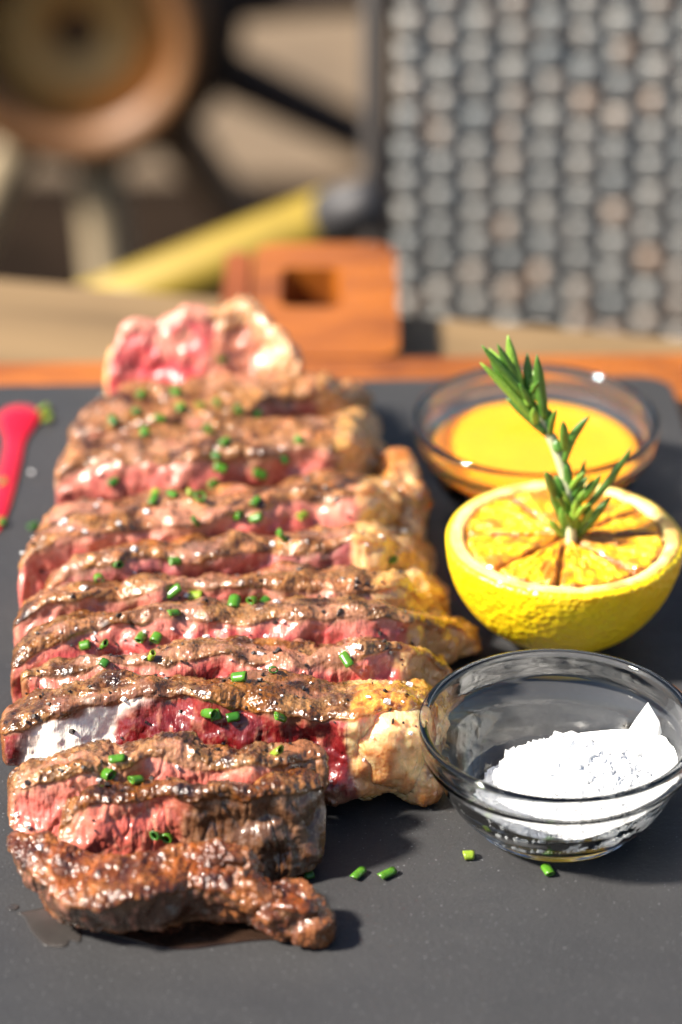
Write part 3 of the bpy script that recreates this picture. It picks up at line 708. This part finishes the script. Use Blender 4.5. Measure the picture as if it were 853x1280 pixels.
# segments
angs = [2, 34, 78, 122, 178, 222, 262, 312, 362]
for a0, a1 in zip(angs[:-1], angs[1:]):
    nr, na = 34, 40; gap = R(1.3); V = []; Cc = []
    a0r, a1r = R(a0), R(a1)
    U, A = np.meshgrid(np.linspace(0, 1, nr), np.linspace(0, 1, na), indexing='ij')
    rr = RL * (.055 + .785 * U); ga = np.minimum(.0003 / rr, (a1r - a0r) * .3)
    th = a0r + ga + (a1r - a0r - 2 * ga) * A
    # rounded outer corners
    rr = rr - RL * .10 * np.clip(np.abs(A * 2 - 1) - .55, 0, 1) ** 2 * 2.2 * U
    x, y = rr * np.cos(th), rr * np.sin(th)
    edge = np.minimum(np.minimum(A, 1 - A) * rr * (a1r - a0r), np.minimum(U, (1 - U)) * RL * .8) * 1000
    P3 = np.stack([x, y, np.zeros_like(x)], -1)
    # juice sacs point to the centre: stretch noise along the radius
    pol = np.stack([rr * 160, th * 9, np.full_like(rr, a0)], -1); sac = pnoise(pol) ; sac2 = fbm(P3, 420, 2)
    z = zl - .0005 + .0009 * sstep(0, .8, edge) + .0008 * sac + .0005 * sac2 + .0004 * fbm(P3, 90, 2)
    z[0, :] = zl - .0012; z[-1, :] = zl - .0012; z[:, 0] = zl - .0012; z[:, -1] = zl - .0012
    P3[..., 2] = z
    c = np.broadcast_to(np.array((.88, .40, .006)), P3.shape).copy()
    c = mix3(c, (.92, .55, .03), sstep(.0, .5, sac + .3 * sac2)); c = mix3(c, (.86, .32, .006), sstep(.0, .4, -sac + .2 * sac2) * .8)
    ch = fbm(P3 + 2.2, 140, 3)
    c = mix3(c, (.20, .05, .006), sstep(1.0, .1, edge + 1.6 * ch - .1) * .9); c = mix3(c, (.33, .10, .010), sstep(.05, .40, ch + .3 * sac) * .8)
    me = mesh(P3.reshape(-1, 3), [tuple(q) for q in grid_faces(nr, na)], True, np.c_[np.clip(c, 0, 1).reshape(-1, 3), np.ones(nr * na)])
    child('segment', None, None, M['pulp'], lemon, me=me)

# ------------------------------------------------------------------ rosemary sprig
Yr = cl[1] + .001
def zt(x, y): return (500 + x / 2.416, 400 + y / 2.416)      # coordinates measured on an enlarged crop
base = np.array([at_z(*zt(517, 672), zl)])[0]; Yr = base[1]
sprig = empty('rosemary_sprig', tuple(base)); tag(sprig, 'fresh green rosemary sprig stuck upright in the lemon half', 'rosemary')
def rp(x, y, dy=0.0): return at_y(*zt(x, y), Yr + dy)
stem = smooth_path([base + np.array([0, 0, -.004]), base, rp(512, 560, .001), rp(497, 465, .002), rp(462, 370, .003), rp(410, 275, .004), rp(365, 215, .005), rp(335, 180, .005)], 40)
v, f = tube(stem, np.interp(np.linspace(0, 1, 40), [0, .5, .8, 1], [.0013, .0014, .0010, .0006]), 10)
link('stem', mesh(v, f), M['stem'], sprig)
def needle(bs, tp, bend, wd, m):
    bs, tp = np.array(bs), np.array(tp); d = tp - bs; L = np.linalg.norm(d); d /= L
    side = np.cross(d, np.array([0, 1.0, 0.25])); side /= np.linalg.norm(side); up = np.cross(side, d)
    n, V = 12, []
    for k in range(n):
        t = k / (n - 1); c = bs + d * L * t + side * bend * L * 4 * t * (1 - t) * .5
        wd_ = wd * (.55 + .45 * min(1, t * 4)) * (1 - max(0, (t - .55) / .45) ** 2.2 * .93)
        for q in range(8):
            a = 2 * math.pi * q / 8; V.append(c + side * math.cos(a) * wd_ + up * math.sin(a) * wd_ * .55 + up * (.15 * wd_ if abs(math.cos(a)) > .9 else 0))
    F = grid_faces(n, 8, True) + [tuple(range(8))[::-1], tuple(range((n - 1) * 8, n * 8))]
    link('needle', mesh(V, F), m, sprig)
ND = [((482, 560), (440, 455), 0), ((492, 655), (446, 600), 0), ((505, 645), (470, 500), .06), ((517, 668), (512, 470), 0), ((530, 650), (560, 420), .05), ((532, 600), (703, 378), -.08),
      ((543, 652), (640, 530), .0), ((540, 660), (582, 565), .05), ((500, 400), (493, 305), 0), ((498, 430), (575, 288), .18), ((515, 672), (516, 575), 0), ((533, 560), (607, 465), -.1),
      ((505, 610), (455, 520), .05), ((525, 560), (548, 455), .05), ((500, 540), (470, 470), 0), ((510, 500), (498, 420), 0),((520,640),(533,540),0),((508,655),(488,560),0),
      ((440, 345), (320, 236), -.05), ((425, 325), (242, 128), -.04), ((395, 250), (247, 76), 0), ((380, 235), (294, 72), 0), ((372, 222), (326, 45), .06), ((402, 272), (385, 100), .05),
      ((438, 300), (414, 105), .02), ((412, 320), (404, 265), 0), ((345, 235), (268, 100), 0), ((362, 232), (300, 112), .03), ((410, 245), (401, 168), 0), ((455, 340), (432, 245), .05),
      ((420, 290), (360, 190), 0), ((390, 260), (330, 150), 0), ((450, 345), (455, 270), 0), ((430, 310), (425, 200), 0), ((475, 395), (455, 335), 0), ((480, 400), (470, 360), 0)]
for k in range(16):
    t_ = random.choice([random.uniform(.12, .36), random.uniform(.62, .95)]); q = stem[int(t_ * 39)]; sgn = random.choice((-1, 1))
    tp = q + np.array([sgn * random.uniform(.002, .006) - .004 * (t_ > .5), random.uniform(-.006, .006), random.uniform(.007, .012)])
    needle(q, tp, sgn * .08, random.uniform(.0007, .0010), M['needle_l'] if k % 2 else M['needle'])
for k, (b_, t_, bd) in enumerate(ND):
    dep = random.uniform(-.004, .004)
    needle(rp(*b_, random.uniform(-.0008, .0008) + (.003 if b_[1] < 400 else .001)), rp(*t_, dep + (.004 if b_[1] < 400 else 0)), bd, random.uniform(.0010, .00135), M['needle_l'] if k % 3 == 1 else M['needle'])

# ------------------------------------------------------------------ chives, pepper, salt on the meat
bpy.context.view_layer.update()
trees, owner = [], []
SHORT = ['glazed end slice', 'half brown slice behind the glazed end', 'slice with pale streaky face', 'slice with the white fat patch', 'slice with golden fat end', 'sixth slice', 'seventh slice', 'eighth slice', 'slice with the bulging pink end', 'broad tan slice', 'tan slice next to the rear end piece', 'raised rear end piece']
for o in slice_objs + [c for s in slice_objs for c in s.children] + [slab]:
    root = o.parent or o; owner.append(slice_objs.index(root) if root in slice_objs else -1)
    mw = o.matrix_world if o.parent is None else o.parent.matrix_world @ o.matrix_parent_inverse @ o.matrix_basis
    V = [mw @ v.co for v in o.data.vertices]; trees.append(BVHTree.FromPolygons(V, [tuple(p.vertices) for p in o.data.polygons]))
def cast(px, py):
    d = Vector(ray(px, py)).normalized(); best = None
    for k, t in enumerate(trees):
        h = t.ray_cast(Vector((0, 0, CAM_H)), d)
        if h[0] is not None and (best is None or h[3] < best[2]): best = (h[0], h[1] if h[1].dot(d) < 0 else -h[1], h[3], owner[k])
    return best
def chive_mesh(L, r, squash, m, cut):
    n, V = 14, []
    th = .00036
    prof = [(-L / 2, r), (-L / 4, r * 1.02), (L / 4, r * 1.0), (L / 2, r), (L / 2, r - th), (-L / 2, r - th)]
    for k, (x, q) in enumerate(prof):
        for j in range(n):
            a = 2 * math.pi * j / n; V.append((x + cut * math.sin(a) * (1 if x > 0 else -.6), q * math.cos(a), q * math.sin(a) * squash))
    F = []
    for k in range(6):
        for j in range(n): F.append((k * n + j, ((k + 1) % 6) * n + j, ((k + 1) % 6) * n + (j + 1) % n, k * n + (j + 1) % n))
    me = mesh(V, F, True); me.materials.append(m); return me
CH = [chive_mesh(.0034, .00125, .8, M['chive'], .0003), chive_mesh(.0027, .0014, .9, M['chive'], .0002), chive_mesh(.0042, .0011, .7, M['chive'], .0005),
      chive_mesh(.0030, .00125, .75, M['chive_y'], .0004), chive_mesh(.0028, .0012, .8, M['chive_d'], .0002)]
def chive(px, py, k, label, grp, rz=None):
    h = cast(px, py)
    if h is None: return
    o = bpy.data.objects.new('chive_ring', CH[k]); col.objects.link(o)
    nrm = h[1]; nrm = (nrm * .5 + Vector((0, 0, .6))).normalized()
    a = random.uniform(0, math.pi) if rz is None else rz
    q = nrm.to_track_quat('Z', 'Y') @ Matrix.Rotation(a, 3, 'Z').to_quaternion() @ Matrix.Rotation((random.uniform(.7, 1.3) if random.random() < .35 else random.uniform(-.4, .4)) if h[0].z > .004 else 0, 3, 'Y').to_quaternion()
    o.rotation_euler = q.to_euler(); o.location = h[0] + nrm * .0009
    if label is None:
        label = ['short green chive ring', 'squat open green chive ring', 'long green chive tube', 'yellowish chive ring', 'small dark green chive ring'][k] + ' on the ' + SHORT[h[3]]; grp = 'chive rings on the steak'
    sc = random.uniform(.85, 1.1); o.scale = (sc * random.uniform(.65, 1.15), sc, sc * random.uniform(.75, 1.0)); tag(o, label, 'chive', grp)
ST = [(262, 893), (270, 896), (291, 899), (350, 899), (347, 943), (148, 951), (137, 971), (170, 979), (197, 1046), (209, 1048), (300, 850), (342, 841), (434, 827), (190, 823), (176, 800), (196, 800),
      (130, 808), (130, 832), (107, 809), (124, 727), (147, 708), (217, 742), (246, 747), (216, 769), (293, 758), (315, 754), (333, 752), (220, 703), (488, 703), (245, 655), (298, 647), (377, 647),
      (320, 630), (177, 497), (220, 493), (172, 518), (200, 525), (225, 512), (143, 529), (182, 544), (252, 510), (273, 509), (262, 541), (281, 556), (272, 572), (277, 587), (375, 554), (355, 577),
      (324, 595), (195, 620), (217, 621), (250, 625), (265, 610), (141, 605), (277, 452), (300, 515), (320, 520), (353, 673), (238, 620), (192, 628), (268, 606), (320, 650)]
for k, (x, y) in enumerate(ST):
    chive(x, y, [0, 1, 4, 0, 3, 2, 1, 0, 4][k % 9], None, None)
chive(386, 1098, 4, 'dark chive ring on the slate in the shadow beside the slice tail', None, .4)
chive(448, 1096, 2, 'slim chive ring on the slate, first beyond the slice tail', None, 1.0)
chive(484, 1096, 2, 'hollow chive tube on bare slate between slice tail and salt bowl', None, .7)
chive(586, 1073, 3, 'yellowish chive piece on the slate near the tiny salt crystal', None, .1)
chive(685, 1092, 0, 'bright green chive piece on the slate under the salt bowl', None, 1.9)
for x, y in ((55, 515), (60, 527)): chive(x, y, 3, 'chive ring at the head of the red sauce drop', 'chives by the red sauce head')
for x, y in ((5, 607), (3, 657)): chive(x, y, 0, 'chive ring lying on the tail of the red sauce', 'chives on the red sauce tail')
chive(42, 661, 4, 'single dark chive ring on the slate beside the red sauce tail', None)
# cracked pepper and salt grains strewn over the meat
def strew(n, sizes, rngpx, flat, seed):
    r_ = random.Random(seed); V, F, c0 = [], [], 0
    for k in range(n):
        x, y = rngpx(r_); h = cast(x, y)
        if h is None or h[0].z < .006 or h[1].z < .45: continue
        v, f = crystal(r_.choice(sizes)); v = v * np.array([1, 1, flat]) + np.array(h[0] + h[1] * .0003)
        V.append(v); F += [tuple(j + c0 for j in q) for q in f]; c0 += len(v)
    return np.concatenate(V), F
def on_steak(r_):
    y = r_.triangular(480, 1100, 790); return (r_.uniform(20, 520), y)
v, f = strew(420, [.00015, .0002, .00025, .00032, .00045], on_steak, .8, 5)
tag(link('cracked_pepper', mesh(v, f, False), M['pepper']), 'cracked black pepper specks strewn over the steak crust', 'pepper', kind='stuff')
v, f = strew(120, [.00025, .0003, .0004, .0006], on_steak, .6, 8)
tag(link('salt_grains', mesh(v, f, False), M['flake']), 'clear salt grains strewn over the steak crust', 'salt', kind='stuff')

# ------------------------------------------------------------------ red sauce drop
path = smooth_path([at_z(34, 510), at_z(27, 520), at_z(22, 540), at_z(16, 572), at_z(9, 605), at_z(2, 635), at_z(-8, 668)], 60)
tt = np.linspace(0, 1, 60); rad = np.interp(tt, [0, .03, .08, .14, .22, .3, .5, .8, .97, 1], [.001, .0052, .0068, .0062, .0042, .0030, .0030, .0026, .0018, .0004])
rad = np.convolve(np.pad(rad, 2, 'edge'), np.ones(5) / 5, 'valid'); V = []
tg = np.gradient(path, axis=0); tg /= np.linalg.norm(tg, axis=1)[:, None]
for k in range(60):
    sd_ = np.array([-tg[k][1], tg[k][0], 0])
    for j in range(15):
        a = math.pi * j / 14; V.append(path[k] + sd_ * rad[k] * math.cos(a) + np.array([0, 0, .0003 + rad[k] * .38 * math.sin(a) ** .8]))
F = [tuple(q) for q in grid_faces(60, 15)]
F += [tuple(range(15)), tuple(range(59 * 15, 60 * 15))[::-1], tuple([k * 15 for k in range(60)] + [k * 15 + 14 for k in range(59, -1, -1)])]
tag(link('sauce_drop', mesh(V, F), M['sauce']), 'bright red sauce drop with a long drawn tail on the slate', 'sauce')

# ------------------------------------------------------------------ meat juice puddles
def puddle(poly, hgt, label, m='juice'):
    p = np.array([at_z(x, y)[:2] for x, y in poly]); p = smooth_path(np.r_[p, p[:1]], 61)[:-1]; c = p.mean(0); V = []; n = len(p)
    for q, z in ((1, .0001), (.97, .55), (.90, .85), (.7, 1), (.35, 1)):
        V += [(*(c + (pp - c) * q), .0001 + hgt * z) for pp in p]
    V.append((*c, .0001 + hgt)); F = []
    for k in range(4):
        for j in range(n): F.append((k * n + j, k * n + (j + 1) % n, (k + 1) * n + (j + 1) % n, (k + 1) * n + j))
    for j in range(n): F.append((4 * n + j, 4 * n + (j + 1) % n, 5 * n))
    F.append(tuple(range(n))[::-1])
    tag(link('juice_puddle', mesh(V, F), M[m]), label, 'juice', 'meat juice on the slate')
puddle([(20, 1141), (45, 1137), (62, 1133), (86, 1144), (100, 1158), (101, 1178), (88, 1176), (82, 1184), (58, 1183), (43, 1170), (34, 1157), (30, 1147)], .00012, 'irregular thin patch of meat juice on bare slate')
puddle([(8, 1134), (15, 1130), (24, 1133), (20, 1138), (12, 1138)], .00012, 'very small juice spot beside the juice patch')
puddle([(95, 1145), (120, 1164), (165, 1176), (200, 1186), (240, 1187), (290, 1180), (330, 1176), (380, 1176), (396, 1168), (380, 1150), (300, 1140), (180, 1135), (110, 1130)], .0004, 'thin pool of meat juice under the glazed end slice', 'pool')

# ------------------------------------------------------------------ wicker chair
CY = 1.22
cL = at_y(492, 200, CY)[0]; ROW, COLW = 0.0069, 0.0152
chair = empty('wicker_chair', (cL + .22, CY, FZ)); tag(chair, 'grey brown woven wicker chair behind the table', 'chair')
NC = 29; Wc = NC * COLW
def strand(phase):
    V = []; n = NC * 8 + 1
    sect = [(-.47, -.18), (-.36, -.42), (0, -.52), (.36, -.42), (.47, -.18), (.36, .3), (-.36, .3)]
    for k in range(n):
        x = k / 8 * COLW; y = -.0046 * math.cos(math.pi * x / COLW + math.pi * phase - math.pi / 2)
        pinch = .74 + .26 * abs(math.cos(math.pi * x / COLW - math.pi / 2))
        for a, b in sect: V.append((x, y + b * .0030, a * ROW * (1.48 + .14 * math.sin(k * 1.7)) * pinch))
    m = mesh(V, grid_faces(n, 7, True), True); m.materials.append(M['wicker']); return m
SM = [strand(0), strand(1)]
zb = FZ * 0 + 0.40; nrow = 92
TILT = .17
for r_ in range(nrow):
    o = bpy.data.objects.new('strand', SM[r_ % 2]); col.objects.link(o); o.parent = chair
    z = .42 + r_ * ROW; o.location = (-.22 + random.uniform(-.0006, .0006), (z - .42) * TILT - .05 + random.uniform(-.0006, .0006), z + random.uniform(-.0005, .0005))
for k in range(NC + 1):
    x = -.22 + (k - .5 + .5) * COLW
    if k == NC: continue
    x = -.22 + (k + .5) * COLW
    v, f = tube([(x, -.05, .42), (x, -.05 + .32 * TILT, .74), (x, -.05 + .635 * TILT, 1.055)], .0021, 6); child('stake', v, f, M['stake'], chair, True)
for x in (-.228, -.22 + Wc + .008):
    v, f = tube([(x, .0, 0), (x, -.02, .3), (x, -.05, .42), (x, -.05 + .65 * TILT, 1.07)], .006, 10); child('back_post', v, f, M['stake'], chair, True)
v, f = tube([(-.236, -.05 + .645 * TILT, 1.065), (-.22 + Wc + .016, -.05 + .645 * TILT, 1.065)], .014, 10); child('top_rail', v, f, M['stake'], chair, True)
v, f = box(-.004, .004, 0, Wc, -.32, .32, .001); v = np.array(v)
v = np.c_[-.22 + v[:, 1], -.05 + .32 * TILT + .013 + v[:, 0] + v[:, 2] * TILT, .74 + v[:, 2]]; child('gap_backing', v, f, M['stake'], chair)  # dark sheet added behind the weave, paints the shade in its gaps
v, f = box(-.24, -.22 + Wc + .02, -.42, -.04, .38, .42, .006); child('seat', v, f, M['stake'], chair)
for x in (-.225, -.22 + Wc + .005):
    v, f = tube([(x, -.40, 0), (x, -.40, .385)], .014, 10); child('front_leg', v, f, M['stake'], chair, True)

# ------------------------------------------------------------------ wagon wheel
WY = 1.95
hub = at_y(105, 2, WY)
wheel = empty('wagon_wheel', (hub[0], WY, FZ)); tag(wheel, 'old wooden wagon wheel with pale hub standing behind the table', 'wagon wheel')
hzl = hub[2] - FZ; RW = hzl
def ydisc(r0, r1, y0, y1, n=64):
    V = []
    for r_, y_ in ((r0, y0), (r1, y0), (r1, y1), (r0, y1)):
        for k in range(n):
            a = 2 * math.pi * k / n; V.append((r_ * math.cos(a), y_, hzl + r_ * math.sin(a)))
    F = []
    for k in range(4):
        for j in range(n): F.append((k * n + j, ((k + 1) % 4) * n + j, ((k + 1) % 4) * n + (j + 1) % n, k * n + (j + 1) % n))
    return V, F
px = 1.0 / (FPX / math.hypot(WY, .6))
v, f = ydisc(116 * px, 158 * px, -.085, .08); child('hub_rim', v, f, M['hub_rim'], wheel, True)
v, f = ydisc(30 * px, 115 * px, -.065, .07); child('hub_face', v, f, M['hub_face'], wheel, True)
v, f = ydisc(.001, 29 * px, -.052, .05); child('axle_hole', v, f, M['wheel'], wheel, True)
v, f = ydisc(60 * px, 200 * px, -.03, .03); child('hub_core', v, f, M['wheel_shaded'], wheel, True)
for k in range(12):
    a = R(-87 + 30 * k)
    d = np.array([math.cos(a), 0, math.sin(a)]); s_ = np.array([-math.sin(a), 0, math.cos(a)])
    r0, r1 = 120 * px, RW - .055; V = []
    for r_, hw in ((r0, .020), (r0 + .1, .017), (r1, .014)):
        for q in range(10):
            t = 2 * math.pi * q / 10; V.append(d * r_ + s_ * hw * math.cos(t) + np.array([0, .015 * math.sin(t) - .005, hzl]))
    m_ = M['wheel_lit'] if k in (0, 11) else (M['wheel_shaded'] if k in (2, 3, 4) else M['wheel'])  # light painted per spoke: lit tone low and left, shaded tone right
    child('spoke', V, grid_faces(3, 10, True), m_, wheel, True)
v, f = ydisc(RW - .07, RW - .006, -.03, .03, 96); child('felloe', v, f, M['wheel'], wheel, True)
v, f = ydisc(RW - .006, RW, -.032, .032, 96); child('iron_tyre', v, f, M['iron'], wheel, True)

# ------------------------------------------------------------------ yellow pole leaning on the chair
t0, t1 = at_y(440, 262, 1.15), at_y(160, 372, 1.21)
d = (t1 - t0); L0 = np.linalg.norm(d); k = (FZ + .02 - t0[2]) / d[2]; foot = t0 + d * k
pole = empty('yellow_pole', tuple(foot)); tag(pole, 'yellow painted pole with dark metal end leaning by the chair', 'pole')
a = t0 + d / L0 * .012
v, f = tube([a, a + (foot - a) * .3, foot], [.0130, .0125, .0120], 20); link('shaft', mesh(v, f), M['yellow'], pole)
v, f = tube([t0 - d / L0 * .016, t0 - d / L0 * .012, t0, t0 + d / L0 * .016], [.005, .0105, .0118, .0122], 20); link('ferrule', mesh(v, f), M['ferrule'], pole)
